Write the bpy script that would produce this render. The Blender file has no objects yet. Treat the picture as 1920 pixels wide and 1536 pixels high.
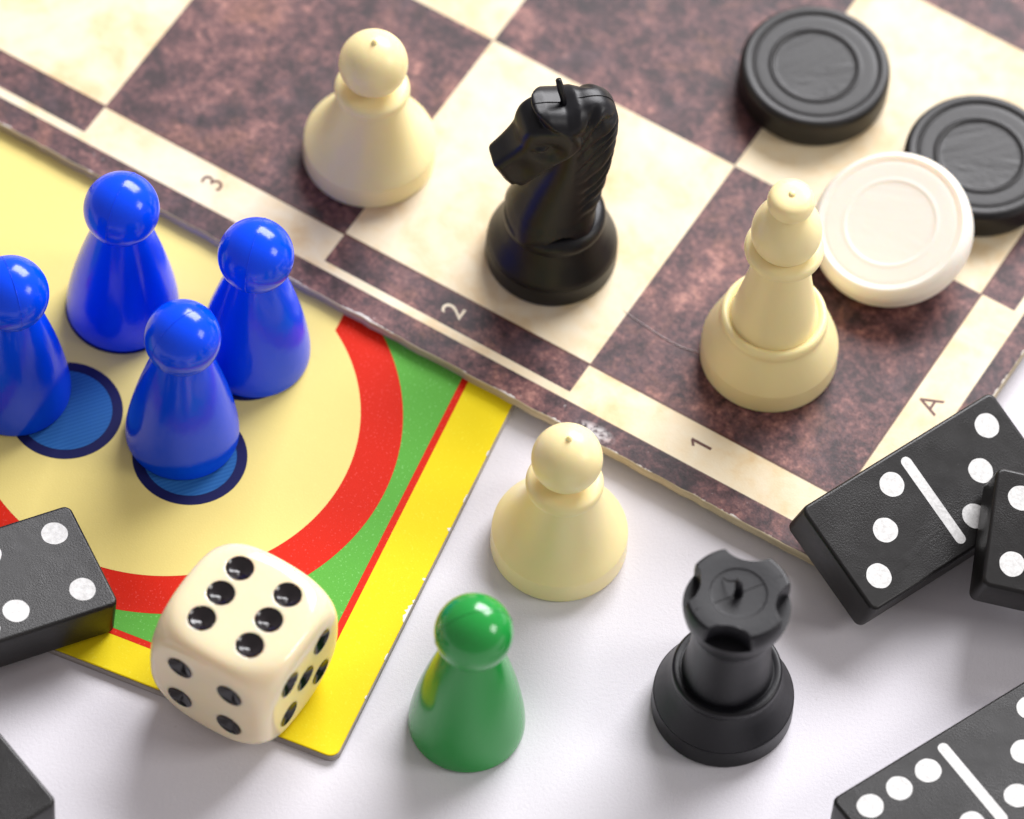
import bpy, bmesh, math, random
import numpy as np
from mathutils import Matrix, Vector

S = 0.01                       # everything below is written in centimetres
scene = bpy.context.scene
COL = scene.collection
R = math.radians
random.seed(4)

# ------------------------------------------------------------------ camera
cam_d = bpy.data.cameras.new('camera')
cam_d.sensor_fit = 'HORIZONTAL'
cam_d.sensor_width = 36.0
cam_d.lens = 11500.0 / 1920.0 * 36.0
cam_d.clip_start = 0.02
cam_d.clip_end = 50.0
cam = bpy.data.objects.new('camera', cam_d)
COL.objects.link(cam)
CR = ((0.99891679, 0.0, 0.04653223), (0.02513048, -0.84162254, -0.53948120), (0.03916257, 0.54006620, -0.84071088))
m = Matrix(((CR[0][0], -CR[1][0], -CR[2][0], -2.90301 * S),
            (CR[0][1], -CR[1][1], -CR[2][1], -40.03357 * S),
            (CR[0][2], -CR[1][2], -CR[2][2], 62.31950 * S),
            (0, 0, 0, 1)))
cam.matrix_world = m
cam_d.dof.use_dof = True
cam_d.dof.focus_distance = 72.3 * S
cam_d.dof.aperture_fstop = 17.0
scene.camera = cam

# ------------------------------------------------------------------ light
world = bpy.data.worlds.new('World')
scene.world = world
world.use_nodes = True
bg = world.node_tree.nodes['Background']
bg.inputs['Color'].default_value = (1.0, 0.925, 0.935, 1)
bg.inputs['Strength'].default_value = 0.34

def area_light(name, direction, dist, sx, sy, power, colour):
    ld = bpy.data.lights.new(name, 'AREA')
    ld.shape = 'RECTANGLE'
    ld.size, ld.size_y, ld.energy, ld.color = sx, sy, power, colour
    lo = bpy.data.objects.new(name, ld)
    COL.objects.link(lo)
    d = Vector(direction).normalized()
    lo.location = d * dist
    lo.rotation_euler = d.to_track_quat('Z', 'Y').to_euler()
    return lo

area_light('window_light', (0.38, 0.74, 0.68), 1.7, 1.10, 0.80, 51.0, (0.985, 0.975, 1.0))
area_light('side_window_light', (0.82, -0.13, 0.55), 1.7, 0.50, 0.50, 8.0, (1.0, 0.98, 0.96))

scene.view_settings.view_transform = 'Standard'
scene.view_settings.look = 'None'
scene.view_settings.exposure = 0.06
scene.view_settings.gamma = 1.0
scene.render.engine = 'CYCLES'
scene.cycles.use_denoising = True
scene.cycles.max_bounces = 8

# ------------------------------------------------------------------ material helpers
def srgb(r, g, b):
    f = lambda c: (c / 255 / 12.92) if c / 255 <= 0.04045 else ((c / 255 + 0.055) / 1.055) ** 2.4
    return (f(r), f(g), f(b), 1)

class NT:
    def __init__(self, name):
        self.mat = bpy.data.materials.new(name)
        self.mat.use_nodes = True
        self.nt = self.mat.node_tree
        self.b = self.nt.nodes['Principled BSDF']
        self.tc = None
    def n(self, t, **kw):
        nd = self.nt.nodes.new(t)
        for k, v in kw.items():
            setattr(nd, k, v)
        return nd
    def l(self, a, b):
        self.nt.links.new(a, b)
    def coords(self, ref=None, scale=(100, 100, 100), loc=(0, 0, 0)):
        tc = self.n('ShaderNodeTexCoord')
        if ref is not None:
            tc.object = ref
        mp = self.n('ShaderNodeMapping')
        mp.inputs['Scale'].default_value = scale
        mp.inputs['Location'].default_value = loc
        self.l(tc.outputs['Object'], mp.inputs['Vector'])
        return mp.outputs['Vector']
    def noise(self, vec, scale, detail=4, rough=0.6, dist=0.0):
        nd = self.n('ShaderNodeTexNoise')
        nd.inputs['Scale'].default_value = scale
        nd.inputs['Detail'].default_value = detail
        nd.inputs['Roughness'].default_value = rough
        nd.inputs['Distortion'].default_value = dist
        self.l(vec, nd.inputs['Vector'])
        return nd.outputs['Fac']
    def ramp(self, fac, stops, interp='LINEAR'):
        nd = self.n('ShaderNodeValToRGB')
        cr = nd.color_ramp
        cr.interpolation = interp
        while len(cr.elements) < len(stops):
            cr.elements.new(0.5)
        for e, (p, c) in zip(cr.elements, stops):
            e.position = p
            e.color = c if len(c) == 4 else (*c, 1)
        self.l(fac, nd.inputs['Fac'])
        return nd.outputs['Color']
    def mix(self, fac, a, b, mode='MIX'):
        nd = self.n('ShaderNodeMix', data_type='RGBA', blend_type=mode)
        for sock, v in ((nd.inputs['Factor'], fac), (nd.inputs[6], a), (nd.inputs[7], b)):
            if isinstance(v, (int, float)):
                sock.default_value = v
            elif isinstance(v, tuple):
                sock.default_value = v if len(v) == 4 else (*v, 1)
            else:
                self.l(v, sock)
        return nd.outputs[2]
    def math(self, op, a, b=0.0, clamp=False):
        nd = self.n('ShaderNodeMath', operation=op, use_clamp=clamp)
        for i, v in enumerate((a, b)):
            if isinstance(v, (int, float)):
                nd.inputs[i].default_value = v
            else:
                self.l(v, nd.inputs[i])
        return nd.outputs[0]
    def bump(self, h, strength, dist_cm, prev=None):
        nd = self.n('ShaderNodeBump')
        nd.inputs['Strength'].default_value = strength
        nd.inputs['Distance'].default_value = dist_cm * S
        self.l(h, nd.inputs['Height'])
        if prev is not None:
            self.l(prev, nd.inputs['Normal'])
        return nd.outputs['Normal']
    def set(self, colour=None, rough=None, normal=None, **kw):
        for k, v in (('Base Color', colour), ('Roughness', rough), ('Normal', normal)):
            if v is None:
                continue
            if isinstance(v, (int, float, tuple)):
                self.b.inputs[k].default_value = v
            else:
                self.l(v, self.b.inputs[k])
        for k, v in kw.items():
            self.b.inputs[k.replace('_', ' ')].default_value = v
        return self.mat

def plastic(name, col, rough=0.3, sss=0.0, radius=(0.1, 0.1, 0.1), var=0.06, bump=0.0, bscale=60, spec=0.5, scratch=True):
    t = NT(name)
    v = t.coords()
    n1 = t.noise(v, 1.7, 3)
    c = t.mix(t.math('MULTIPLY', n1, var * 2), col, tuple(x * 0.72 for x in col[:3]) + (1,))
    rn = t.noise(v, 5.0, 4)
    rg = t.math('ADD', rough - 0.05, t.math('MULTIPLY', rn, 0.1))
    nm = None
    if bump:
        sc = t.ramp(t.noise(t.coords(None, (35, 420, 90), (0.3, 0.1, 0.7)), 1.0, 3, 0.5), [(0.62, (0, 0, 0)), (0.66, (1, 1, 1)), (0.70, (0, 0, 0))])
        nm = t.bump(t.math('ADD', t.noise(v, bscale, 3), t.math('MULTIPLY', sc, 0.22)), 1.0, bump)
    t.set(c, rg, nm, Specular_IOR_Level=spec)
    if sss:
        t.b.inputs['Subsurface Weight'].default_value = sss
        t.b.inputs['Subsurface Radius'].default_value = radius
        t.b.inputs['Subsurface Scale'].default_value = S
        t.b.inputs['Subsurface Anisotropy'].default_value = 0.0
    return t.mat

# ------------------------------------------------------------------ mesh helpers
def new_obj(name, verts, faces, mat, parent=None, smooth=True):
    me = bpy.data.meshes.new(name)
    me.from_pydata([(x * S, y * S, z * S) for x, y, z in verts], [], faces)
    me.update()
    if smooth:
        me.polygons.foreach_set('use_smooth', [True] * len(me.polygons))
    o = bpy.data.objects.new(name, me)
    COL.objects.link(o)
    if mat:
        me.materials.append(mat)
    if parent:
        o.parent = parent
    return o

def from_bm(name, bm, mat, parent=None, smooth=True):
    me = bpy.data.meshes.new(name)
    bm.to_mesh(me)
    bm.free()
    me.transform(Matrix.Scale(S, 4))
    if smooth:
        me.polygons.foreach_set('use_smooth', [True] * len(me.polygons))
    o = bpy.data.objects.new(name, me)
    COL.objects.link(o)
    if mat:
        me.materials.append(mat)
    if parent:
        o.parent = parent
    return o

def tag(o, label=None, cat=None, group=None, kind=None):
    for k, v in (('label', label), ('category', cat), ('group', group), ('kind', kind)):
        if v:
            o[k] = v
    return o

def empty(name, loc, rot=None, label=None, cat=None, group=None):
    o = bpy.data.objects.new(name, None)
    COL.objects.link(o)
    o.empty_display_size = 0.005
    o.location = Vector(loc) * S
    if rot is not None:
        if isinstance(rot, Matrix):
            o.rotation_euler = rot.to_euler()
        else:
            o.rotation_euler = (0, 0, rot)
    return tag(o, label, cat, group)

def catmull(pts, sub=5):
    if len(pts) < 3:
        return list(pts)
    P = [pts[0]] + list(pts) + [pts[-1]]
    out = []
    for i in range(1, len(P) - 2):
        p0, p1, p2, p3 = (np.array(q, float) for q in P[i - 1:i + 3])
        for k in range(sub):
            t = k / sub
            out.append(tuple(0.5 * ((2 * p1) + (-p0 + p2) * t + (2 * p0 - 5 * p1 + 4 * p2 - p3) * t * t + (-p0 + 3 * p1 - 3 * p2 + p3) * t ** 3)))
    out.append(tuple(pts[-1]))
    return out

def lathe(name, runs, mat, parent, seg=96, sub=5, rfun=None):
    """runs: list of smooth (r, z) runs from the bottom up; a break between runs is a crease."""
    verts, faces = [], []
    for run in runs:
        pr = catmull(run, sub)
        b0 = len(verts)
        for r, z in pr:
            r = max(r, 0.0)
            for j in range(seg):
                a = 2 * math.pi * j / seg
                rr = rfun(r, z, a) if rfun else r
                verts.append((rr * math.cos(a), rr * math.sin(a), z))
        for i in range(len(pr) - 1):
            for j in range(seg):
                k = (j + 1) % seg
                faces.append((b0 + i * seg + j, b0 + i * seg + k, b0 + (i + 1) * seg + k, b0 + (i + 1) * seg + j))
    o = new_obj(name, verts, faces, mat, parent)
    bm = bmesh.new()
    bm.from_mesh(o.data)
    bmesh.ops.dissolve_degenerate(bm, dist=1e-9, edges=bm.edges[:])
    bm.to_mesh(o.data)
    bm.free()
    o.data.polygons.foreach_set('use_smooth', [True] * len(o.data.polygons))
    return o

def sphere_run(r, zc, z0=-1.0, z1=1.0, n=26):
    """profile of a sphere from angle where sin=z0 to sin=z1"""
    a0, a1 = math.asin(z0), math.asin(z1)
    return [(r * math.cos(a0 + (a1 - a0) * i / n), zc + r * math.sin(a0 + (a1 - a0) * i / n)) for i in range(n + 1)]

def rounded_slab(name, outline, z0, z1, bev, mat, parent, smooth=True):
    """closed slab from a ccw outline with rounded top and bottom edges"""
    n = len(outline)
    P = np.array(outline, float)
    prev, nxt = np.roll(P, 1, 0), np.roll(P, -1, 0)
    t = nxt - prev
    t /= np.linalg.norm(t, axis=1)[:, None]
    nin = np.stack([-t[:, 1], t[:, 0]], 1)
    rings = []
    K = 4
    for i in range(K + 1):
        a = (math.pi / 2) * i / K
        rings.append((bev * (1 - math.sin(a)), z0 + bev * (1 - math.cos(a))))
    for i in range(K + 1):
        a = (math.pi / 2) * i / K
        rings.append((bev * (1 - math.cos(a)), z1 - bev * (1 - math.sin(a))))
    verts, faces = [], []
    for d, z in rings:
        for q in P + nin * d:
            verts.append((q[0], q[1], z))
    for i in range(len(rings) - 1):
        for j in range(n):
            k = (j + 1) % n
            faces.append((i * n + j, i * n + k, (i + 1) * n + k, (i + 1) * n + j))
    faces.append(tuple(reversed(range(n))))
    faces.append(tuple(range((len(rings) - 1) * n, len(rings) * n)))
    o = new_obj(name, verts, faces, mat, parent, smooth)
    if smooth:
        o.data.polygons[len(faces) - 1].use_smooth = False
        o.data.polygons[len(faces) - 2].use_smooth = False
    return o

def rrect(x0, x1, y0, y1, r, n=6):
    out = []
    for cx, cy, a0 in ((x1 - r, y1 - r, 0), (x0 + r, y1 - r, 90), (x0 + r, y0 + r, 180), (x1 - r, y0 + r, 270)):
        for i in range(n + 1):
            a = R(a0 + 90 * i / n)
            out.append((cx + r * math.cos(a), cy + r * math.sin(a)))
    return out

def sheet(name, outline, z0, z1, mat, parent):
    """thin printed sheet (flat top, short straight sides)"""
    n = len(outline)
    verts = [(x, y, z0) for x, y in outline] + [(x, y, z1) for x, y in outline]
    faces = [tuple(range(n, 2 * n)), tuple(reversed(range(n)))]
    faces += [(i, (i + 1) % n, n + (i + 1) % n, n + i) for i in range(n)]
    return new_obj(name, verts, faces, mat, parent, smooth=False)

def circle(cx, cy, r, n=96, a0=0, a1=360):
    return [(cx + r * math.cos(R(a0 + (a1 - a0) * i / n)), cy + r * math.sin(R(a0 + (a1 - a0) * i / n))) for i in range(n)]

def rect(x0, x1, y0, y1):
    return [(x0, y0), (x1, y0), (x1, y1), (x0, y1)]

def text_mesh(name, body, size, loc, rotz, mat, parent, thick=0.001):
    cu = bpy.data.curves.new(name, 'FONT')
    cu.body = body
    cu.size = size * S
    cu.align_x = 'CENTER'
    cu.align_y = 'CENTER'
    cu.offset = 0.0
    cu.extrude = thick * S
    tmp = bpy.data.objects.new('tmp', cu)
    COL.objects.link(tmp)
    dg = bpy.context.evaluated_depsgraph_get()
    me = bpy.data.meshes.new_from_object(tmp.evaluated_get(dg))
    bpy.data.objects.remove(tmp)
    me.name = name
    me.materials.clear()
    me.materials.append(mat)
    # centre on its own bounds
    co = np.array([v.co[:] for v in me.vertices])
    c = (co.max(0) + co.min(0)) / 2
    for v in me.vertices:
        v.co.x -= c[0]
        v.co.y -= c[1]
    me.transform(Matrix.Translation(Vector(loc) * S) @ Matrix.Rotation(rotz, 4, 'Z'))
    o = bpy.data.objects.new(name, me)
    COL.objects.link(o)
    o.parent = parent
    return o

def tube(name, pts, radii, mat, parent, seg=8, sub=4):
    """round tube through 3-D points"""
    dense = catmull([tuple(p) + (r,) for p, r in zip(pts, radii)], sub)
    P = np.array([d[:3] for d in dense]); rad = [d[3] for d in dense]
    verts, faces = [], []
    T = np.gradient(P, axis=0)
    up = np.array((0.13, 0.21, 0.97))
    for p, t, r in zip(P, T, rad):
        t = t / np.linalg.norm(t)
        u = np.cross(t, up if abs(t @ up) < 0.95 else np.array((1.0, 0, 0))); u /= np.linalg.norm(u)
        w = np.cross(t, u)
        for j in range(seg):
            a = 2 * math.pi * j / seg
            verts.append(tuple(p + r * (math.cos(a) * u + math.sin(a) * w)))
    n = len(P)
    for i in range(n - 1):
        for j in range(seg):
            k = (j + 1) % seg
            faces.append((i * seg + j, i * seg + k, (i + 1) * seg + k, (i + 1) * seg + j))
    faces.append(tuple(reversed(range(seg))))
    faces.append(tuple(range((n - 1) * seg, n * seg)))
    o = new_obj(name, verts, faces, mat, parent)
    bm = bmesh.new(); bm.from_mesh(o.data); bmesh.ops.recalc_face_normals(bm, faces=bm.faces[:]); bm.to_mesh(o.data); bm.free()
    return o

# ------------------------------------------------------------------ table
t = NT('white_paper')
v = t.coords()
blot = t.noise(v, 0.5, 3)
tb = t.bump(t.noise(v, 22, 5, 0.75), 0.5, 0.013)
dust = t.math('GREATER_THAN', t.noise(t.coords(None, (100, 100, 100), (3, 5, 0)), 9, 2, 0.4), 0.765)
tc = t.mix(t.math('MULTIPLY', dust, 0.18), t.mix(blot, (0.695, 0.675, 0.72, 1), (0.735, 0.715, 0.755, 1)), (0.45, 0.42, 0.40, 1))
t.set(tc, 0.75, tb, Specular_IOR_Level=0.25)
table = new_obj('table', [(-60, -60, 0), (60, -60, 0), (60, 60, 0), (-60, 60, 0)], [(0, 1, 2, 3)], t.mat, smooth=False)
tag(table, kind='structure')

# ------------------------------------------------------------------ ludo board
LZ = 0.11
ludo = empty('ludo_board', (-2.05476, -4.95217, 0), R(67.43),
             'colourful cardboard ludo board with yellow border lying under the chessboard', 'game board')
# local x runs up the right-hand edge, local y along the bottom edge towards the left
def print_mat(name, col, speck=0.0, rough=0.42, lines=False):
    t = NT(name)
    v = t.coords(ludo)
    n1 = t.noise(v, 9, 5, 0.65)
    c = t.mix(t.math('MULTIPLY', n1, 0.22), col, tuple(x * 0.8 for x in col[:3]) + (1,))
    if speck:
        sp = t.math('GREATER_THAN', t.noise(v, 34, 2, 0.5), 0.655)
        c = t.mix(t.math('MULTIPLY', sp, speck), c, tuple(min(1, x * 1.3 + 0.12) for x in col[:3]) + (1,))
    # hairline scuffs of handling
    vs = t.coords(ludo, (60, 520, 100), (1.3, 0.2, 0))
    sc = t.math('GREATER_THAN', t.noise(vs, 0.55, 2, 0.4), 0.735)
    c = t.mix(t.math('MULTIPLY', sc, 0.10), c, (0.9, 0.88, 0.8, 1))
    if lines:
        w = t.n('ShaderNodeTexWave', wave_type='BANDS', bands_direction='DIAGONAL')
        w.inputs['Scale'].default_value = 9.0
        w.inputs['Distortion'].default_value = 0.0
        t.l(v, w.inputs['Vector'])
        c = t.mix(t.math('MULTIPLY', w.outputs['Fac'], 0.35), c, (0.05, 0.22, 0.52, 1))
    nm = t.bump(t.noise(v, 42, 3, 0.6), 0.45, 0.004)
    return t.set(c, 0.55, nm, Specular_IOR_Level=0.12)

LY = print_mat('ludo_yellow_print', (0.88, 0.70, 0.010, 1), 0.2)
LP = print_mat('ludo_pale_yellow_print', (0.86, 0.71, 0.235, 1), 0.1)
LR = print_mat('ludo_red_print', (0.68, 0.018, 0.003, 1), 0.32)
LG = print_mat('ludo_green_print', (0.115, 0.42, 0.055, 1), 0.5)
LN = print_mat('ludo_navy_print', (0.012, 0.014, 0.085, 1))
LB = print_mat('ludo_blue_print', (0.018, 0.115, 0.36, 1), 0, 0.42, True)
t = NT('grey_cardboard')
v = t.coords()
tz = t.coords(None, (30, 30, 900))
t.set(t.ramp(t.noise(tz, 2.2, 4), [(0.3, (0.23, 0.20, 0.18)), (0.7, (0.42, 0.385, 0.35))]), 0.9, t.bump(t.noise(v, 40, 3), 0.6, 0.01))
CARD = t.mat
LX, LYW = 17.0, 15.0
rounded_slab('card', rrect(-0.012, LX, -0.012, LYW, 0.13, 6), 0, LZ - 0.0145, 0.006, CARD, ludo)
rounded_slab('yellow_border', rrect(0.004, LX, 0.004, LYW, 0.12, 8), LZ - 0.016, LZ, 0.0145, LY, ludo)
e = 0.0015
sheet('red_frame', rrect(0.465, LX - 0.6, 0.618, LYW - 0.6, 0.42, 10), LZ - 0.002, LZ + e, LR, ludo)
sheet('green_field', rrect(0.548, LX - 0.7, 0.704, LYW - 0.7, 0.34, 10), LZ - 0.002, LZ + 2 * e, LG, ludo)
sheet('red_circle', circle(3.56, 3.745, 2.828, 160), LZ - 0.002, LZ + 3 * e, LR, ludo)
home = circle(3.582, 3.784, 2.344, 200)
sheet('yellow_circle', home, LZ - 0.002, LZ + 4 * e, LP, ludo)
sheet('yellow_lane', [(5.0, 2.378), (16.0, 2.378), (16.0, 14.0), (3.6, 14.0), (3.6, 5.2), (5.0, 5.2)], LZ - 0.002, LZ + 5 * e, LP, ludo)
for cx, cy in ((3.092, 3.247), (3.07, 4.872), (4.71, 3.247), (4.71, 4.872)):
    sp = sheet('start_spot', circle(cx, cy, 0.69, 96), LZ - 0.002, LZ + 6 * e, LN, ludo)
    sheet('spot_centre', circle(cx, cy, 0.562, 96), LZ - 0.002, LZ + 7 * e, LB, sp)
# torn white nicks on the right-hand edge
t = NT('torn_paper')
t.set((0.8, 0.78, 0.73, 1), 0.9)
TORN = t.mat
for k, (x, L, w) in enumerate(((2.15, 0.27, 0.050), (2.33, 0.05, 0.018), (2.66, 0.04, 0.030), (3.42, 0.05, 0.035), (0.9, 0.05, 0.014), (4.6, 0.08, 0.014), (1.5, 0.10, 0.010), (3.9, 0.12, 0.009))):
    rn = random.Random(k + 3)
    top = [(x + L * (i / 12 - 0.5), 0.008 + w * math.sin(math.pi * i / 12) ** 0.7 * rn.uniform(0.35, 1.25)) for i in range(13)]
    sheet('torn_nick', [(x + L / 2, 0.002), *reversed(top), (x - L / 2, 0.002)][::-1], LZ - 0.010, LZ + 0.0008, TORN, ludo)

# ------------------------------------------------------------------ chess board
ZC = 0.255
SQ = 3.5
chess = empty('chessboard', (3.92238, -1.30472, ZC), R(-31.2756),
              'folding cardboard chessboard printed with brown marbled and cream squares', 'chessboard')
# local x points along the numbered edge to the right, y up the letter edge; top face at z = 0
EDGE_Y, EDGE_X = -0.264 * SQ, 0.2425 * SQ

def brown_mat(name, wear=False, tone=1.0):
    t = NT(name)
    v = t.coords(chess)
    big = t.noise(v, 0.62, 5, 0.6, 0.9)
    mid = t.noise(v, 2.9, 7, 0.76, 0.35)
    fine = t.noise(v, 13.0, 4, 0.75)
    pat = t.math('ADD', t.math('MULTIPLY', big, 0.28), t.math('ADD', t.math('MULTIPLY', mid, 0.44), t.math('MULTIPLY', fine, 0.28)))
    c = t.ramp(pat, [(0.395, srgb(26, 16, 21)), (0.455, srgb(56, 35, 39)), (0.505, srgb(92, 60, 62)), (0.553, srgb(126, 85, 82)), (0.615, srgb(178, 128, 116))])
    spk = t.noise(t.coords(chess, (100, 100, 100), (4, 4, 4)), 8.0, 5, 0.8, 0.4)
    c = t.mix(t.ramp(spk, [(0.56, (0, 0, 0)), (0.68, (0.5, 0.5, 0.5))]), c, srgb(30, 20, 27))
    gr = t.noise(t.coords(chess, (100, 100, 100), (7, 3, 1)), 1.25, 6, 0.72, 0.5)
    c = t.mix(t.ramp(gr, [(0.50, (0, 0, 0)), (0.64, (0.75, 0.75, 0.75))]), c, t.ramp(mid, [(0.35, srgb(24, 17, 23)), (0.65, srgb(84, 64, 72))]))
    bl = t.noise(t.coords(chess, (100, 100, 100), (2, 8, 4)), 1.0, 6, 0.68, 0.6)
    c = t.mix(t.ramp(bl, [(0.54, (0, 0, 0)), (0.71, (0.52, 0.52, 0.52))]), c, t.ramp(fine, [(0.35, srgb(120, 72, 60)), (0.65, srgb(196, 138, 112))]))
    if wear:
        sep = t.n('ShaderNodeSeparateXYZ')
        t.l(v, sep.inputs[0])
        dy = t.math('SUBTRACT', sep.outputs['Y'], EDGE_Y)
        dx = t.math('SUBTRACT', EDGE_X, sep.outputs['X'])
        dd = t.math('MINIMUM', dy, dx)
        wn = t.noise(v, 1.4, 5, 0.75)
        lim = t.math('MULTIPLY', t.math('SUBTRACT', wn, 0.485), 0.27)
        wr = t.math('LESS_THAN', dd, lim)
        c = t.mix(wr, c, (0.72, 0.68, 0.62, 1))
        # one scuffed patch in the border
        g = t.n('ShaderNodeVectorMath', operation='DISTANCE')
        sq = t.n('ShaderNodeMapping')
        sq.inputs['Scale'].default_value = (1.0, 2.3, 1)
        t.l(v, sq.inputs['Vector'])
        t.l(sq.outputs[0], g.inputs[0])
        g.inputs[1].default_value = (-2.95, -0.80 * 2.3, 0)
        near = t.math('SUBTRACT', 1.0, t.math('MULTIPLY', g.outputs['Value'], 3.4), True)
        sm = t.math('MULTIPLY', near, t.ramp(t.noise(v, 13, 4, 0.7), [(0.40, (0, 0, 0)), (0.58, (1, 1, 1))]))
        c = t.mix(t.math('MINIMUM', t.math('MULTIPLY', sm, 1.2), 0.65), c, (0.74, 0.72, 0.72, 1))
        # white chips and dust specks
        sp = t.math('GREATER_THAN', t.noise(t.coords(chess, (100, 100, 100), (1, 1, 9)), 17, 2, 0.5), 0.735)
        c = t.mix(t.math('MULTIPLY', sp, 0.45), c, (0.6, 0.56, 0.55, 1))
    nm = t.bump(t.noise(v, 38, 3, 0.6), 0.55, 0.006)
    return t.set(c, 0.46, nm, Specular_IOR_Level=0.36)

def cream_mat(name):
    t = NT(name)
    v = t.coords(chess)
    big = t.noise(v, 0.85, 6, 0.6, 0.8)
    mid = t.noise(v, 3.0, 6, 0.65, 0.4)
    pat = t.math('ADD', t.math('MULTIPLY', big, 0.6), t.math('MULTIPLY', mid, 0.4))
    c = t.ramp(pat, [(0.38, (0.85, 0.75, 0.55)), (0.49, (0.83, 0.695, 0.465)), (0.57, (0.79, 0.61, 0.35)), (0.66, (0.72, 0.50, 0.245))])
    nm = t.bump(t.noise(v, 38, 3, 0.6), 0.5, 0.005)
    return t.set(c, 0.5, nm, Specular_IOR_Level=0.5)

BROWN, BROWN_EDGE, CREAM = brown_mat('brown_marbled_print'), brown_mat('brown_border_print', True), cream_mat('cream_marbled_print')
t = NT('board_card_edge')
v = t.coords(None, (40, 40, 700))
t.set(t.ramp(t.noise(v, 1.6, 4), [(0.32, (0.36, 0.29, 0.18)), (0.6, (0.62, 0.53, 0.37))]), 0.9, t.bump(t.noise(t.coords(), 30, 4), 0.8, 0.012))
TANCARD = t.mat
t = NT('rust_line_print')
t.set(t.mix(t.noise(t.coords(chess), 7, 4), srgb(96, 48, 36), srgb(66, 34, 30)), 0.5)
RUST = t.mat
t = NT('dark_brown_ink')
t.set(srgb(88, 42, 30), 0.5)
INK = t.mat
t = NT('cream_ink')
t.set((0.78, 0.68, 0.50, 1), 0.5)
CREAMINK = t.mat

NU, NV = 8, 8
BX0 = -(NU + 0.2425) * SQ
BY1 = (NV + 0.264) * SQ
# the card core, its lower-left edge slightly frayed
rn = random.Random(11)
edge = [(BX0, EDGE_Y)]
k = 0
x = BX0 + 0.3
while x < EDGE_X - 0.12:
    edge.append((x, EDGE_Y - 0.004 + rn.uniform(-0.006, 0.012)))
    x += rn.uniform(0.06, 0.22)
edge += [(EDGE_X - 0.09, EDGE_Y + 0.01), (EDGE_X - 0.02, EDGE_Y + 0.05), (EDGE_X, EDGE_Y + 0.12), (EDGE_X, BY1), (BX0, BY1)]
core = sheet('card', edge, -0.138, -0.004, TANCARD, chess)
PZ0, PZ1 = -0.0045, 0.0
def strip(name, x0, x1, y0, y1, mat, dz=0.0):
    return sheet(name, rect(x0, x1, y0, y1), PZ0, PZ1 + dz, mat, chess)
sq_me = None
for i in range(NU):
    for j in range(NV):
        dark = (i + j) % 2 == 0
        o = sheet('square', rect(-(i + 1) * SQ, -i * SQ, j * SQ, (j + 1) * SQ), PZ0, PZ1, BROWN if dark else CREAM, chess)
LS = 0.1345 * SQ      # label strip
LN2 = 0.1680 * SQ     # outer side of the fine cream line
for i in range(NU):
    strip('label_strip', -(i + 1) * SQ, -i * SQ, -LS, 0, CREAM if i % 2 == 0 else BROWN)
for j in range(NV):
    strip('label_strip', 0, 0.1315 * SQ, j * SQ, (j + 1) * SQ, CREAM if j % 2 == 0 else BROWN)
strip('label_strip', 0, 0.1315 * SQ, -LS, 0, CREAM)
strip('fine_line', BX0 + 0.3, 0.165 * SQ, -LN2, -LS, CREAM)
strip('fine_line', 0.1315 * SQ, 0.165 * SQ, -LS, BY1 - 0.3, CREAM)
# outer border: follows the frayed edge
bo = [(p[0], p[1] + 0.012) for p in edge if p[1] < EDGE_Y + 0.06 and p[0] < EDGE_X - 0.03]
sheet('border', bo + [(EDGE_X - 0.012, EDGE_Y + 0.11), (EDGE_X - 0.008, -LN2), (BX0, -LN2)], PZ0, PZ1, BROWN_EDGE, chess)
strip('border', 0.165 * SQ, EDGE_X - 0.008, -LN2, BY1 - 0.01, BROWN_EDGE)
strip('trim_line', -NU * SQ, 0.014, -0.016, 0.014, RUST, 0.0012)
strip('trim_line', -0.014, 0.014, 0.014, NV * SQ, RUST, 0.0012)
sheet('number', [(-1.65, -0.268), (-1.65, -0.228), (-1.925, -0.228), (-1.925, -0.262), (-1.872, -0.33), (-1.842, -0.318), (-1.878, -0.268)], -0.0005, 0.0015, INK, chess)
for ch, x, y, mt in (('2', -5.30, -0.236, CREAMINK), ('3', -8.77, -0.245, INK), ('4', -12.27, -0.245, CREAMINK)):
    text_mesh('number', ch, 0.40, (x, y, 0.0005), R(90), mt, chess)
for ch, x, y, mt in (('A', 0.245, 1.758, INK), ('B', 0.245, 5.26, CREAMINK)):
    text_mesh('letter', ch, 0.40, (x, y, 0.0005), R(90), mt, chess)

# ------------------------------------------------------------------ halma pawns
BLUE = plastic('blue_plastic', (0.0005, 0.070, 0.95, 1), 0.17, 0.0, (0.03, 0.05, 0.2), 0.05, 0.0022, 9, 0.36)
GREEN = plastic('green_plastic', (0.018, 0.30, 0.050, 1), 0.15, 0.10, (0.04, 0.15, 0.05), 0.05, 0.0018, 9)
def halma(name, loc, mat, rz, label, group=None, k=1.0):
    e = empty(name, loc, R(rz), label, 'pawn', group)
    lathe('body', [[(0, 0), (0.3, 0.0), (0.63, 0.0)],
                   [(0.63, 0.0), (0.668, 0.012), (0.683, 0.05), (0.684, 0.10), (0.680, 0.19), (0.662, 0.34), (0.618, 0.60), (0.55, 0.92), (0.466, 1.25),
                    (0.388, 1.53), (0.337, 1.70), (0.316, 1.77), (0.310, 1.82)]], mat, e)
    hd = lathe('head', [sphere_run(0.455, 2.09, -0.80, 1.0, 40)], mat, e, sub=1)
    # fine moulding seam over head and body
    pts = [(0.4567 * math.cos(R(a)), 0, 2.09 + 0.4567 * math.sin(R(a))) for a in range(-40, 221, 6)]
    tube('mould_seam', pts, [0.0042] * len(pts), mat, hd, 6, 1)
    e.scale = (k, k, k)
    return e
G = 'blue pawns on the ludo board'
halma('halma_pawn', (-4.741, 1.275, LZ), BLUE, 68, 'blue pawn standing at the back, below the number 3 of the chessboard edge', G)
halma('halma_pawn', (-3.134, 0.66, LZ), BLUE, 75, 'blue pawn nearest to the red band, closest to the chessboard edge', G)
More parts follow.
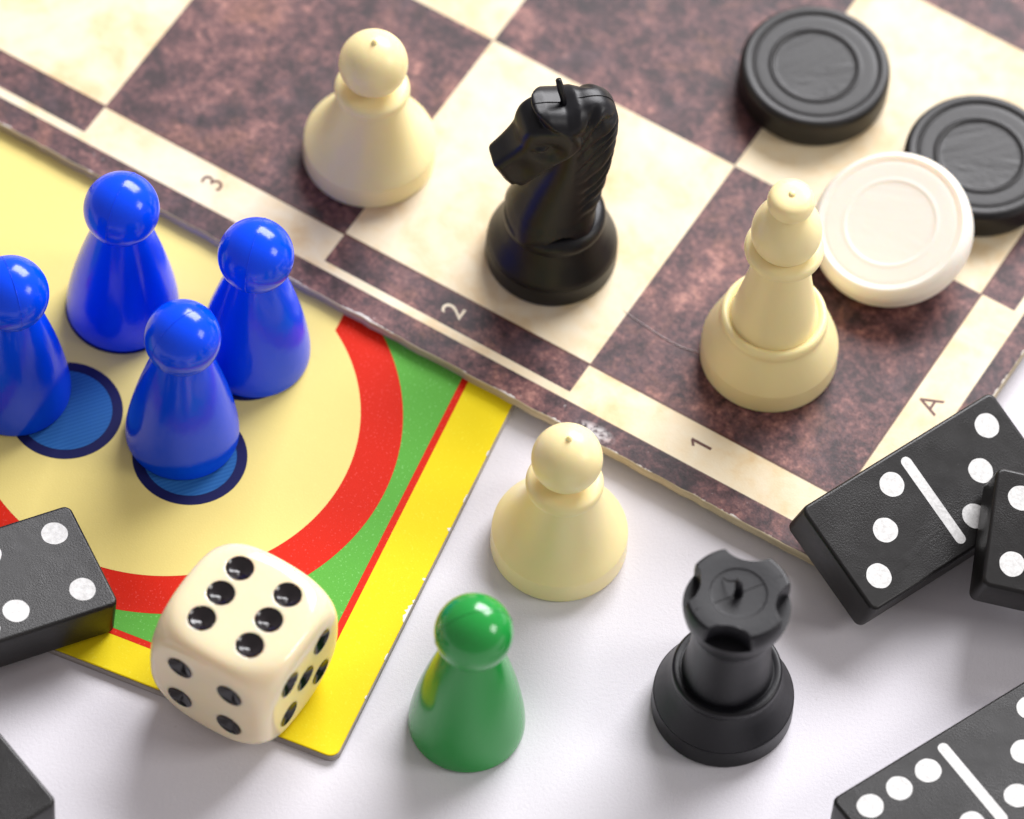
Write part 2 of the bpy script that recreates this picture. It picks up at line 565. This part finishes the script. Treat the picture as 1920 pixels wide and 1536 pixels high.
halma('halma_pawn', (-3.965, -0.53, LZ), BLUE, 40, 'front blue pawn standing on a round blue spot nearest the die', G)
halma('halma_pawn', (-6.0, 0.03, LZ), BLUE, 110, 'blue pawn cut off by the left edge of the picture', G)
halma('halma_pawn', (-0.534, -4.377, 0), GREEN, 15, 'glossy green pawn standing on the white table beside the yellow board')

# ------------------------------------------------------------------ chess pieces
IVORY = plastic('ivory_plastic', (0.99, 0.82, 0.435, 1), 0.33, 0.45, (0.13, 0.075, 0.03), 0.08, 0.0008, 20, 0.4)
BLACKP = plastic('black_plastic', (0.0032, 0.0032, 0.0052, 1), 0.40, 0, var=0.3, bump=0.0012, bscale=24, spec=0.36)

def base_runs(r, hb):
    return [[(0, 0), (r * 0.5, 0.0), (r - 0.035, 0.0)],
            [(r - 0.035, 0.0), (r - 0.010, 0.010), (r, 0.04), (r + 0.001, 0.09), (r - 0.004, hb - 0.05), (r - 0.008, hb)]]

def chess_pawn(loc, rz, label):
    e = empty('chess_pawn', loc, R(rz), label, 'chess pawn', 'cream chess pawns')
    r = 0.818
    lathe('base', base_runs(r, 0.34) + [[(r - 0.008, 0.34), (0.768, 0.395), (0.69, 0.495), (0.605, 0.63), (0.525, 0.80), (0.46, 0.99), (0.41, 1.18), (0.38, 1.33), (0.36, 1.42)]], IVORY, e)
    lathe('collar', [[(0.30, 1.27), (0.39, 1.285), (0.443, 1.32), (0.462, 1.385), (0.445, 1.45), (0.395, 1.485), (0.31, 1.495), (0.2, 1.50)]], IVORY, e)
    hd = lathe('head', [sphere_run(0.42, 1.915, -0.93, 1.0, 36)], IVORY, e, sub=1)
    lathe('sprue_nub', [[(0.048, 2.315), (0.034, 2.35), (0.020, 2.385), (0, 2.395)]], IVORY, hd, 16)
    return e
chess_pawn((0.554, -1.888, 0), 20, 'cream chess pawn standing on the white table between yellow board and chessboard')
chess_pawn((-1.779, 3.528, ZC), 80, 'cream chess pawn standing on a dark square of the chessboard near the number 3')

e = empty('chess_bishop', (3.098, 0.705, ZC), R(0), 'tall cream chess bishop standing on the dark corner square marked A and 1', 'chess bishop')
r = 0.834
lathe('base', base_runs(r, 0.335) + [[(r - 0.008, 0.335), (0.80, 0.42), (0.752, 0.56), (0.702, 0.69), (0.664, 0.775), (0.648, 0.83), (0.648, 0.88), (0.634, 0.93), (0.602, 0.958), (0.565, 0.95), (0.535, 0.925)]], IVORY, e)
lathe('stem', [[(0.555, 0.88), (0.528, 0.95), (0.490, 1.12), (0.440, 1.38), (0.388, 1.68), (0.346, 1.98), (0.325, 2.2), (0.33, 2.3)]], IVORY, e)
lathe('collar', [[(0.28, 2.215), (0.395, 2.225), (0.455, 2.26), (0.474, 2.325), (0.457, 2.388), (0.40, 2.42), (0.31, 2.44), (0.2, 2.44)]], IVORY, e)
lathe('head', [[(0.2, 2.36), (0.29, 2.39), (0.355, 2.45), (0.402, 2.55), (0.419, 2.67), (0.410, 2.79), (0.375, 2.91), (0.315, 3.02), (0.25, 3.10), (0.215, 3.15), (0.2, 3.2)]], IVORY, e)
fin = lathe('finial', [[(0.12, 3.12), (0.205, 3.15), (0.260, 3.205), (0.280, 3.28), (0.274, 3.355), (0.246, 3.408), (0.195, 3.437), (0.12, 3.448), (0.0, 3.450)]], IVORY, e)
lathe('sprue_nub', [[(0.042, 3.444), (0.036, 3.468), (0.02, 3.478), (0, 3.480)]], IVORY, fin, 16)

# rook
e = empty('chess_rook', (2.464, -4.068, 0), R(0), 'black chess rook with notched crown standing on the white table', 'chess rook')
r = 0.835
lathe('base', base_runs(r, 0.33) + [[(r - 0.012, 0.33), (0.79, 0.40), (0.735, 0.52), (0.685, 0.64), (0.65, 0.745), (0.642, 0.78)],
                                    [(0.642, 0.78), (0.650, 0.825), (0.643, 0.872), (0.622, 0.893), (0.600, 0.897), (0.57, 0.894), (0.545, 0.888), (0.50, 0.886)]], BLACKP, e)
lathe('tower', [[(0.552, 0.80), (0.536, 0.88), (0.508, 1.05), (0.480, 1.30), (0.466, 1.55), (0.464, 1.72), (0.475, 1.86)]], BLACKP, e)
def notch(r, z, a, zf=2.305):
    if z < zf - 1e-6:
        return r
    best = r
    for c in (-102, -12, 78, 168):
        d = (a - R(c) + math.pi) % (2 * math.pi) - math.pi
        dc, rho = 0.82, 0.375
        if abs(d) < 1.2 and abs(math.sin(d)) < rho / dc:
            best = min(best, dc * math.cos(d) - math.sqrt(rho * rho - (dc * math.sin(d)) ** 2))
    return best
cr = lathe('crown', [[(0.44, 1.74), (0.470, 1.83), (0.520, 1.95), (0.570, 2.08), (0.606, 2.20), (0.622, 2.304)],
                     [(0.622, 2.304), (0.622, 2.306)],
                     [(0.622, 2.306), (0.629, 2.37), (0.629, 2.46), (0.622, 2.54)],
                     [(0.622, 2.54), (0.616, 2.565), (0.600, 2.582), (0.58, 2.588)],
                     [(0.58, 2.588), (0.50, 2.589), (0.42, 2.588), (0.335, 2.586)],
                     [(0.335, 2.586), (0.325, 2.581), (0.31, 2.578), (0.2, 2.576), (0.0, 2.575)]], BLACKP, e, 240, 4, notch)
tube('sprue_nub', [(0, 0, 2.55), (0.0, 0.005, 2.64), (-0.012, 0.02, 2.75), (-0.025, 0.05, 2.80)], [0.062, 0.05, 0.045, 0.025], BLACKP, cr, 10)
tube('mould_seam', [(-0.50, -0.24, 2.588), (-0.28, -0.134, 2.578), (0.0, 0.0, 2.576), (0.28, 0.134, 2.578), (0.50, 0.24, 2.588)], [0.006] * 5, BLACKP, cr, 6)
tube('sprue_thread', [(-0.02, 0.045, 2.79), (-0.08, 0.07, 2.73), (-0.14, 0.12, 2.66), (-0.18, 0.20, 2.60)], [0.013, 0.011, 0.010, 0.006], BLACKP, cr, 6)

# knight ---------------------------------------------------------------
def poly_sd(px, pz, poly):
    P = np.array(poly, float)
    d = np.full(px.shape, 1e9)
    inside = np.zeros(px.shape, bool)
    n = len(P)
    for i in range(n):
        a, b = P[i], P[(i + 1) % n]
        ex, ez = b - a
        wx, wz = px - a[0], pz - a[1]
        tt = np.clip((wx * ex + wz * ez) / (ex * ex + ez * ez), 0, 1)
        d = np.minimum(d, (wx - ex * tt) ** 2 + (wz - ez * tt) ** 2)
        c1 = (a[1] <= pz) & (b[1] > pz) | (b[1] <= pz) & (a[1] > pz)
        xi = a[0] + (pz - a[1]) / (ez if abs(ez) > 1e-9 else 1e-9) * ex
        inside ^= c1 & (px < xi)
    d = np.sqrt(d)
    return np.where(inside, -d, d)

def smin(a, b, k):
    h = np.clip(0.5 + 0.5 * (b - a) / k, 0, 1)
    return b + (a - b) * h - k * h * (1 - h)

def surface_nets(F, org, step):
    nx, ny, nz = F.shape
    s = F < 0
    corners = [(i, j, k) for i in (0, 1) for j in (0, 1) for k in (0, 1)]
    cell = np.zeros((nx - 1, ny - 1, nz - 1), int)
    for i, j, k in corners:
        cell += s[i:nx - 1 + i, j:ny - 1 + j, k:nz - 1 + k]
    act = (cell > 0) & (cell < 8)
    idx = -np.ones(act.shape, int)
    ci, cj, ck = np.nonzero(act)
    idx[act] = np.arange(len(ci))
    acc = np.zeros((len(ci), 3))
    cnt = np.zeros(len(ci))
    for a in corners:
        for ax in range(3):
            if a[ax] == 1:
                continue
            b = list(a); b[ax] = 1
            fa = F[ci + a[0], cj + a[1], ck + a[2]]
            fb = F[ci + b[0], cj + b[1], ck + b[2]]
            x = (fa < 0) != (fb < 0)
            tt = np.where(x, fa / np.where(np.abs(fa - fb) < 1e-12, 1, fa - fb), 0)
            p = np.tile(np.array(a, float), (len(ci), 1))
            p[:, ax] += tt
            acc += p * x[:, None]
            cnt += x
    V = (np.stack([ci, cj, ck], 1) + acc / cnt[:, None]) * step + np.array(org)
    faces = []
    for ax in range(3):
        u, w = [(1, 2), (2, 0), (0, 1)][ax]
        sl0 = [slice(None)] * 3; sl1 = [slice(None)] * 3
        sl0[ax] = slice(0, -1); sl1[ax] = slice(1, None)
        ch = s[tuple(sl0)] != s[tuple(sl1)]
        for q in (u, w):
            cut = [slice(None)] * 3
            cut[q] = slice(1, -1)
        ei = np.argwhere(ch)
        ei = ei[(ei[:, u] > 0) & (ei[:, w] > 0) & (ei[:, u] < F.shape[u] - 1) & (ei[:, w] < F.shape[w] - 1)]
        st = s[ei[:, 0], ei[:, 1], ei[:, 2]]
        du = np.zeros(3, int); du[u] = 1
        dw = np.zeros(3, int); dw[w] = 1
        q = [ei - du - dw, ei - dw, ei, ei - du]
        q = np.stack([idx[c[:, 0], c[:, 1], c[:, 2]] for c in q], 1)
        q = np.where(st[:, None], q, q[:, ::-1])
        faces.append(q)
    Fc = np.concatenate(faces)
    Fc = Fc[(Fc >= 0).all(1)]
    return V, Fc

kn = empty('chess_knight', (0.466, 2.135, ZC), R(14), 'black chess knight facing left on a cream square of the chessboard', 'chess knight')
r = 0.808
lathe('base', base_runs(r, 0.31) + [[(r - 0.012, 0.31), (0.775, 0.38), (0.72, 0.49), (0.665, 0.60), (0.62, 0.71), (0.598, 0.77)],
                                    [(0.598, 0.77), (0.618, 0.80), (0.626, 0.845), (0.618, 0.90), (0.588, 0.95), (0.53, 0.985), (0.40, 1.0), (0.0, 1.0)]], BLACKP, kn)
st = 0.0165
org = (-1.02, -0.52, 0.86)
gx = org[0] + st * np.arange(int(1.84 / st)); gy = org[1] + st * np.arange(int(1.04 / st)); gz = org[2] + st * np.arange(int(2.76 / st))
X2, Z2 = np.meshgrid(gx, gz, indexing='ij')
neck = catmull([(-0.54, 0.93), (-0.50, 1.2), (-0.38, 1.55), (-0.25, 1.88), (-0.15, 2.2), (-0.10, 2.5), (-0.10, 2.8), (-0.16, 3.1), (-0.15, 3.28), (0.02, 3.37), (0.18, 3.42), (0.35, 3.42), (0.50, 3.36), (0.61, 3.22), (0.67, 2.98),
                (0.665, 2.60), (0.62, 2.05), (0.54, 1.55), (0.44, 1.2), (0.37, 0.93)], 3)
head = catmull([(-0.885, 2.47), (-0.79, 2.58), (-0.68, 2.71), (-0.585, 2.87), (-0.56, 3.03), (-0.50, 3.17), (-0.36, 3.24), (-0.10, 3.24), (0.10, 3.10), (0.17, 2.90), (0.10, 2.76), (-0.05, 2.58), (-0.22, 2.38), (-0.38, 2.16), (-0.50, 2.0), (-0.575, 1.98)], 3) + \
       [(-0.605, 2.03), (-0.65, 1.99), (-0.74, 2.12), (-0.83, 2.32), (-0.88, 2.43)]
cap = [(-0.43, 3.44), (-0.39, 3.475), (-0.25, 3.46), (-0.02, 3.385), (0.15, 3.42), (0.30, 3.30), (0.30, 3.0), (0.08, 2.95), (-0.14, 3.02), (-0.28, 3.2)]
kz = lambda P: [(x / 1.025, z * (0.955 - 0.006 * z)) for x, z in P]
neck, head, cap = kz(neck), kz(head), kz(cap)
dn, dh, dc = poly_sd(X2, Z2, neck), poly_sd(X2, Z2, head), poly_sd(X2, Z2, cap)
wn = np.interp(Z2, [0.86, 1.0, 1.2, 1.6, 2.3, 3.0, 3.5], [0.56, 0.49, 0.415, 0.35, 0.33, 0.31, 0.25])
wh = np.interp(X2, [-0.92, -0.75, -0.55, -0.3, 0.0, 0.25], [0.185, 0.20, 0.235, 0.30, 0.39, 0.38])
wc = np.interp(X2, [-0.45, 0.0, 0.35], [0.365, 0.38, 0.31])
Y3 = np.abs(gy)[None, :, None]
def rext(d2, w, rr):
    a = d2[:, None, :] + rr
    b = Y3 - w[:, None, :] + rr
    return np.sqrt(np.maximum(a, 0) ** 2 + np.maximum(b, 0) ** 2) + np.minimum(np.maximum(a, b), 0) - rr
A = rext(dn, wn, 0.24)
B = rext(dh, wh, 0.085)
Cc = rext(dc, wc, 0.26)
X3, Z3 = X2[:, None, :], Z2[:, None, :]
# eye socket hollow and jaw hollow on both sides of the head
def ell(cx, cy, cz, rx, ry, rz):
    return (np.sqrt(((X3 - cx) / rx) ** 2 + ((Y3 - cy) / ry) ** 2 + ((Z3 - cz) / rz) ** 2) - 1) * min(rx, ry, rz)
B = -smin(-B, ell(-0.30, 0.38, 2.62, 0.22, 0.13, 0.20), 0.05)
B = -smin(-B, ell(-0.62, 0.30, 2.25, 0.16, 0.09, 0.20), 0.06)
B = smin(B, ell(-0.34, 0.25, 2.67, 0.09, 0.07, 0.06), 0.03)
cut = (-0.405 + 1.7 * Y3 ** 2) - X3 + 0.16 * (3.2 - Z3)
Cc = np.maximum(Cc, cut)
# the mane: strands combed towards the back
dx, dz = X2 + 0.02, Z2 - 2.38
ang = np.arctan2(dz, dx)
lim = R(38)
p = dx * math.sin(lim) - dz * math.cos(lim)
sphi = np.where(ang > lim, ang, lim - p / 0.52)
wob = 0.10 * np.sin(5.1 * X2 + 3.3 * Z2) + 0.05 * np.sin(17 * X2 - 9 * Z2)
g1 = np.abs(np.sin(11.0 * (sphi + wob))) ** 0.7
rad = np.sqrt(dx ** 2 + dz ** 2)
msk = np.clip((dn + 0.42) / 0.14, 0, 1) * np.clip((X2 - 0.10) / 0.14, 0, 1) * np.clip((1.95 - ang) / 0.35, 0, 1) * np.clip((Z2 - 1.15) / 0.25, 0, 1)
A = A + 0.062 * ((1 - g1) * msk)[:, None, :] * np.clip((Y3 - 0.12) / 0.1, 0, 1)
rc = np.interp(Z3, [0.86, 1.0, 1.2, 1.5, 1.9, 2.3], [0.57, 0.535, 0.465, 0.39, 0.32, 0.26])
cc = np.interp(Z3, [0.86, 1.2, 1.6, 2.3], [-0.05, -0.03, 0.04, 0.22])
cone = np.maximum(np.sqrt((X3 - cc) ** 2 + Y3 ** 2) - rc, Z3 - 2.2)
A = smin(A, cone, 0.10)
F = smin(A, B, 0.016)
F = smin(F, Cc, 0.02 + 0.03 * np.clip((X3 + 0.25) / 0.35, 0, 1))
V, Fc = surface_nets(F, org, st)
hv = new_obj('horse_head', V.tolist(), Fc.tolist(), BLACKP, kn)
bm = bmesh.new(); bm.from_mesh(hv.data)
for _ in range(2):
    bmesh.ops.smooth_vert(bm, verts=bm.verts[:], factor=0.5, use_axis_x=True, use_axis_y=True, use_axis_z=True)
bmesh.ops.recalc_face_normals(bm, faces=bm.faces[:])
bm.to_mesh(hv.data); bm.free()
hv.data.polygons.foreach_set('use_smooth', [True] * len(hv.data.polygons))
seam = [(-0.40, 0, 3.470), (-0.25, 0, 3.459), (-0.1, 0, 3.412), (-0.02, 0, 3.388), (0.08, 0, 3.40), (0.18, 0, 3.422), (0.35, 0, 3.421), (0.50, 0, 3.362), (0.60, 0, 3.24), (0.655, 0, 3.06)]
seam = [(x / 1.025, y, z * (0.955 - 0.006 * z) + 0.004) for x, y, z in seam]
tube('mould_seam', seam, [0.006] * len(seam), BLACKP, hv, 6)
tube('sprue_nub', [(-0.02, -0.01, 3.10), (-0.02, -0.005, 3.22), (-0.045, 0.04, 3.37), (-0.075, 0.09, 3.52)], [0.055, 0.040, 0.046, 0.036], BLACKP, hv, 7, 3)

# ------------------------------------------------------------------ draughts
def swirl_mat(name, col, rough, sss=0.0, radius=(0.1, 0.1, 0.1), amp=0.006):
    t = NT(name)
    v = t.coords(None, (60, 190, 100))
    w = t.noise(v, 1.1, 5, 0.62, 1.6)
    sep = t.n('ShaderNodeSeparateXYZ')
    vv = t.coords()
    t.l(vv, sep.inputs[0])
    rr = t.math('SQRT', t.math('ADD', t.math('POWER', sep.outputs['X'], 2.0), t.math('POWER', sep.outputs['Y'], 2.0)))
    inside = t.math('MULTIPLY', t.math('LESS_THAN', rr, 0.5), t.math('GREATER_THAN', sep.outputs['Z'], 0.3))
    h = t.math('ADD', t.math('MULTIPLY', t.math('MULTIPLY', w, inside), 1.0), t.math('MULTIPLY', t.noise(vv, 18, 3), 0.10))
    nm = t.bump(h, 1.0, amp * 4)
    c = t.mix(t.math('MULTIPLY', t.noise(vv, 2, 3), 0.3), col, tuple(x * 0.8 for x in col[:3]) + (1,))
    t.set(c, rough, nm, Specular_IOR_Level=0.42)
    if sss:
        t.b.inputs['Subsurface Weight'].default_value = sss
        t.b.inputs['Subsurface Radius'].default_value = radius
        t.b.inputs['Subsurface Scale'].default_value = S
    return t.mat
DB = swirl_mat('black_draught_plastic', (0.0060, 0.0053, 0.0055, 1), 0.42, amp=0.0035)
DW = swirl_mat('white_draught_plastic', (0.88, 0.83, 0.74, 1), 0.42, 0.8, (0.20, 0.15, 0.11), 0.0016)
def draught(loc, rot, mat, label, group=None, k=1.0, rd=0.0):
    T = 0.449
    f = lambda z: T + (z - T) * k
    o = lathe('draughts_piece', [[(0, 0), (0.5, 0), (0.86 - rd, 0.0)],
                   [(0.86 - rd, 0.0), (0.915 - rd * 0.5, 0.014 + rd * 0.3), (0.940, 0.06 + rd), (0.945, 0.20), (0.940, 0.37 - rd * 0.6), (0.928 - rd * 0.3, 0.42 - rd * 0.2), (0.903 - rd * 0.6, 0.453), (0.87 - rd * 0.4, 0.464), (0.825, f(0.463)), (0.805, f(0.458)), (0.790, f(0.443)), (0.775, f(0.439)), (0.755, f(0.446)), (0.72, T), (0.64, T), (0.59, T),
                    (0.572, f(0.4535)), (0.553, f(0.4615)), (0.536, f(0.4605)), (0.520, f(0.450)), (0.505, f(0.441)), (0.47, f(0.4385)), (0.42, f(0.4385)), (0.25, f(0.4385)), (0, f(0.4385))]], mat, None, 128)
    o.location = Vector(loc) * S
    o.rotation_euler = rot.to_euler() if isinstance(rot, Matrix) else (0, 0, rot)
    return tag(o, label, 'draughts piece', group)
draught((3.744, 4.744, ZC), R(25), DB, 'black draughts piece lying flat and alone near the top edge', 'black draughts pieces')
draught((5.751, 3.447, ZC), R(10), DB, 'black draughts piece with the white draughts piece leaning on it', 'black draughts pieces')
tilt = R(16.4)
az = math.atan2(-0.172, -0.185)
rw = Matrix.Rotation(az, 3, 'Z') @ Matrix.Rotation(tilt, 3, 'Y') @ Matrix.Rotation(-az + R(-20), 3, 'Z')
draught((4.665, 2.318, ZC + 0.925 * math.sin(tilt) + 0.004), rw, DW, 'white draughts piece leaning tilted against a black one behind the bishop', None, 0.42, 0.06).scale = (1.045, 1.045, 1.0)

# ------------------------------------------------------------------ dominoes
def domino_mat():
    t = NT('black_domino_plastic')
    v = t.coords()
    g = t.noise(v, 46, 3, 0.6)
    patch = t.ramp(t.noise(v, 0.9, 3), [(0.38, (0.10, 0.10, 0.10)), (0.62, (1, 1, 1))])
    fl = t.noise(t.coords(None, (45, 260, 100), (0.4, 0.1, 0)), 0.8, 4, 0.6, 0.7)
    h = t.math('ADD', t.math('MULTIPLY', g, patch), t.math('MULTIPLY', t.ramp(fl, [(0.60, (0, 0, 0)), (0.70, (1, 1, 1))]), 0.35))
    nm = t.bump(h, 0.7, 0.0055)
    dust = t.math('GREATER_THAN', t.noise(v, 30, 2, 0.5), 0.755)
    c = t.mix(t.math('MULTIPLY', dust, 0.20), t.mix(t.noise(v, 1.3, 4), (0.0045, 0.0042, 0.0040, 1), (0.0095, 0.0085, 0.0080, 1)), (0.35, 0.34, 0.33, 1))
    return t.set(c, t.math('ADD', 0.27, t.math('MULTIPLY', t.noise(v, 3, 3), 0.20)), nm, Specular_IOR_Level=0.38)
DOM = domino_mat()
t = NT('white_pip_paint')
v = t.coords()
t.set(t.ramp(t.noise(v, 16, 5, 0.7), [(0.35, (0.56, 0.56, 0.545)), (0.62, (0.76, 0.76, 0.745))]), 0.6, t.bump(t.noise(v, 26, 3), 0.5, 0.006))
PIP = t.mat
DL_, DW_, DT = 3.0, 1.5, 0.6
s = 0.42
FACES = {0: [], 3: [(s, s), (0, 0), (-s, -s)], 4: [(-s, -s), (-s, s), (s, -s), (s, s)], 6: [(-s, -s), (0, -s), (s, -s), (-s, s), (0, s), (s, s)]}
def domino(loc, rot, a, b, label, seed):
    """loc is the centre of the top face"""
    e = empty('domino', loc, rot, label, 'domino', 'black dominoes')
    body = rounded_slab('tile', rrect(-DL_ / 2, DL_ / 2, -DW_ / 2, DW_ / 2, 0.10, 6), -DT, 0.0, 0.042, DOM, e)
    pr = random.Random(seed)
    def blob(cx, cy):
        ph = [pr.uniform(0, 6.28) for _ in range(3)]
        pts = []
        for i in range(40):
            an = 2 * math.pi * i / 40
            rr = 0.156 * (1 + 0.014 * math.sin(2 * an + ph[0]) + 0.012 * math.sin(3 * an + ph[1]) + 0.008 * math.sin(7 * an + ph[2]))
            pts.append((cx + rr * math.cos(an), cy + rr * math.sin(an)))
        return pts
    for cx, n in ((-DL_ / 4, a), (DL_ / 4, b)):
        for px, py in FACES[n]:
            sheet('pip', blob(cx + px, py), -0.01, 0.0028, PIP, e)
    cap = [(0.068 * math.cos(R(q)), 0.555 + 0.068 * math.sin(R(q))) for q in range(0, 181, 15)]
    bar = cap + [(-x, -y) for x, y in cap]
    bar = [(x * (1 + pr.uniform(-0.03, 0.03)), y) for x, y in bar]
    sheet('divider', bar, -0.01, 0.0026, PIP, e)
    return e
def rot3(yaw, roll, pitch):
    return Matrix.Rotation(yaw, 3, 'Z') @ Matrix.Rotation(pitch, 3, 'Y') @ Matrix.Rotation(roll, 3, 'X')
domino((4.955, -1.69613, 0.884), rot3(0.66421, 0.28347, R(3.7)), 3, 3, 'black domino with three pips on each half leaning on the chessboard corner', 1)
domino((7.0145, -2.4525, 1.035), rot3(R(-6.2), R(11.2), R(11.2)), 4, 0, 'black domino at the right edge resting on top of another domino', 2)
domino((5.305, -5.36, DT), rot3(R(35.29), 0, 0), 6, 3, 'black domino with six and three pips in the lower right corner', 3)
domino((-6.288, -3.246, 0.852), rot3(R(25.2), R(-0.57), R(5.0)), 0, 4, 'black domino with four pips lying on the ludo board left of the die', 4)
ca, sa = math.cos(R(218.2)), math.sin(R(218.2))
cx = -5.232 + ca * (DL_ / 2) + math.cos(R(128.2)) * DW_ / 2
cy = -5.873 + sa * (DL_ / 2) + math.sin(R(128.2)) * DW_ / 2
domino((cx, cy, DT), rot3(R(218.2), 0, 0), 0, 3, 'black domino of which only a corner shows in the lower left', 5)

# ------------------------------------------------------------------ die
t = NT('ivory_die_plastic')
v = t.coords()
t.set(t.mix(t.noise(v, 1.2, 3), (0.90, 0.77, 0.53, 1), (0.87, 0.72, 0.47, 1)), 0.13, None, Specular_IOR_Level=0.5)
t.b.inputs['Subsurface Weight'].default_value = 0.6
t.b.inputs['Subsurface Radius'].default_value = (0.26, 0.15, 0.055)
t.b.inputs['Subsurface Scale'].default_value = S
DIE = t.mat
t = NT('black_pip_paint')
t.set((0.010, 0.007, 0.008, 1), 0.16, None, Specular_IOR_Level=0.55)
DPIP = t.mat
HA = 1.69 / 2
def die_r(x, y, z):
    """radius of the die along a direction: a cube with softened edges whose corners are cut by a ball"""
    l = math.sqrt(x * x + y * y + z * z)
    x, y, z = abs(x) / l, abs(y) / l, abs(z) / l
    r1 = HA / (x ** 12 + y ** 12 + z ** 12) ** (1 / 12)
    return (r1 ** -20 + (1.395 * HA) ** -20) ** -0.05
die = empty('die', (-3.152, -3.9315, LZ), R(-31.589), 'ivory die with black pips showing six on top, on the yellow border', 'die')
faces6 = {}
c6, r6, q4, q5 = 0.327, 0.400, 0.336, 0.339
faces6['+z'] = [(u, w) for u in (-c6, c6) for w in (-r6, 0, r6)]
faces6['-y'] = [(u, w) for u in (-q4, q4) for w in (-q4, q4)]
faces6['+x'] = [(u, w) for u in (-q5, q5) for w in (-q5, q5)] + [(0, 0)]
faces6['-z'] = [(0, 0)]
faces6['+y'] = [(-q4, -q4), (0, 0), (q4, q4)]
faces6['-x'] = [(-q5, -q5), (q5, q5)]
def fmap(f, u, w, h):
    return {'+z': (u, w, h), '-z': (u, -w, -h), '-y': (u, -h, w), '+y': (-u, h, w), '+x': (h, u, w), '-x': (-h, -u, w)}[f]
def face_h(u, w):
    lo, hi = HA * 0.5, HA * 1.05
    for _ in range(30):
        m_ = (lo + hi) / 2
        if math.sqrt(u * u + w * w + m_ * m_) < die_r(u, w, m_):
            lo = m_
        else:
            hi = m_
    return lo
N = 72
verts, faces = [], []
PR, PD = 0.164, 0.075
for f, pips in faces6.items():
    b0 = len(verts)
    for i in range(N + 1):
        for j in range(N + 1):
            u0 = math.tan(R(45) * (2 * i / N - 1) * 1.0)
            w0 = math.tan(R(45) * (2 * j / N - 1) * 1.0)
            k = die_r(u0, w0, 1.0) / math.sqrt(u0 * u0 + w0 * w0 + 1)
            u, w, h = u0 * k, w0 * k, k
            for pu, pw in pips:
                d = math.hypot(u - pu, w - pw)
                if d < PR * 0.97:
                    h -= 0.012 + (PD + 0.02) * (1 - d / PR)
            verts.append(fmap(f, u, w, h))
    for i in range(N):
        for j in range(N):
            a = b0 + i * (N + 1) + j
            faces.append((a, a + N + 1, a + N + 2, a + 1))
body = new_obj('body', [(x, y, z + HA) for x, y, z in verts], faces, DIE, die)
bm = bmesh.new(); bm.from_mesh(body.data)
bmesh.ops.remove_doubles(bm, verts=bm.verts[:], dist=0.0008 * S)
bmesh.ops.recalc_face_normals(bm, faces=bm.faces[:])
bm.to_mesh(body.data); bm.free()
body.data.polygons.foreach_set('use_smooth', [True] * len(body.data.polygons))
for f, pips in faces6.items():
    for pu, pw in pips:
        pv, pf = [], []
        K, M = 48, 7
        prof = [(1.0, 0.003, True), (0.985, 0.002, True), (0.95, -0.006, True), (0.7, -PD * 0.33, False), (0.4, -PD * 0.66, False), (0.12, -PD * 0.96, False), (0.05, -PD, False)]
        hc = face_h(pu, pw)
        for fr, dh, edge_ in prof:
            for q in range(K):
                a = 2 * math.pi * q / K
                u, w = pu + PR * fr * math.cos(a), pw + PR * fr * math.sin(a)
                h = face_h(u, w) + dh
                x, y, z = fmap(f, u, w, h)
                pv.append((x, y, z + HA))
        for i in range(M - 1):
            for q in range(K):
                k2 = (q + 1) % K
                pf.append((i * K + q, i * K + k2, (i + 1) * K + k2, (i + 1) * K + q))
        pf.append(tuple((M - 1) * K + q for q in range(K)))
        po = new_obj('pip', pv, pf, DPIP, die)
        # make the dish face outwards
        nrm = Vector(fmap(f, 0, 0, 1)).normalized()
        if sum((p.normal.dot(nrm) for p in po.data.polygons)) < 0:
            po.data.flip_normals()

# ------------------------------------------------------------------ hair on the chessboard
t = NT('pale_fibre')
t.set((0.52, 0.46, 0.46, 1), 0.45)
hp = [(-3.56, 0.895), (-3.30, 0.855), (-3.02, 0.825), (-2.79, 0.816), (-2.61, 0.835), (-2.40, 0.90), (-2.25, 0.97)]
ch, sh = math.cos(R(-31.2756)), math.sin(R(-31.2756))
hw = [(3.92238 + ch * x - sh * y, -1.30472 + sh * x + ch * y, ZC + 0.008) for x, y in hp]
hr = tube('hair', hw, [0.003, 0.004, 0.0045, 0.0045, 0.0045, 0.004, 0.003], t.mat, None, 6, 6)
tag(hr, 'thin pale stray hair curving across the dark square beside the bishop', 'hair')
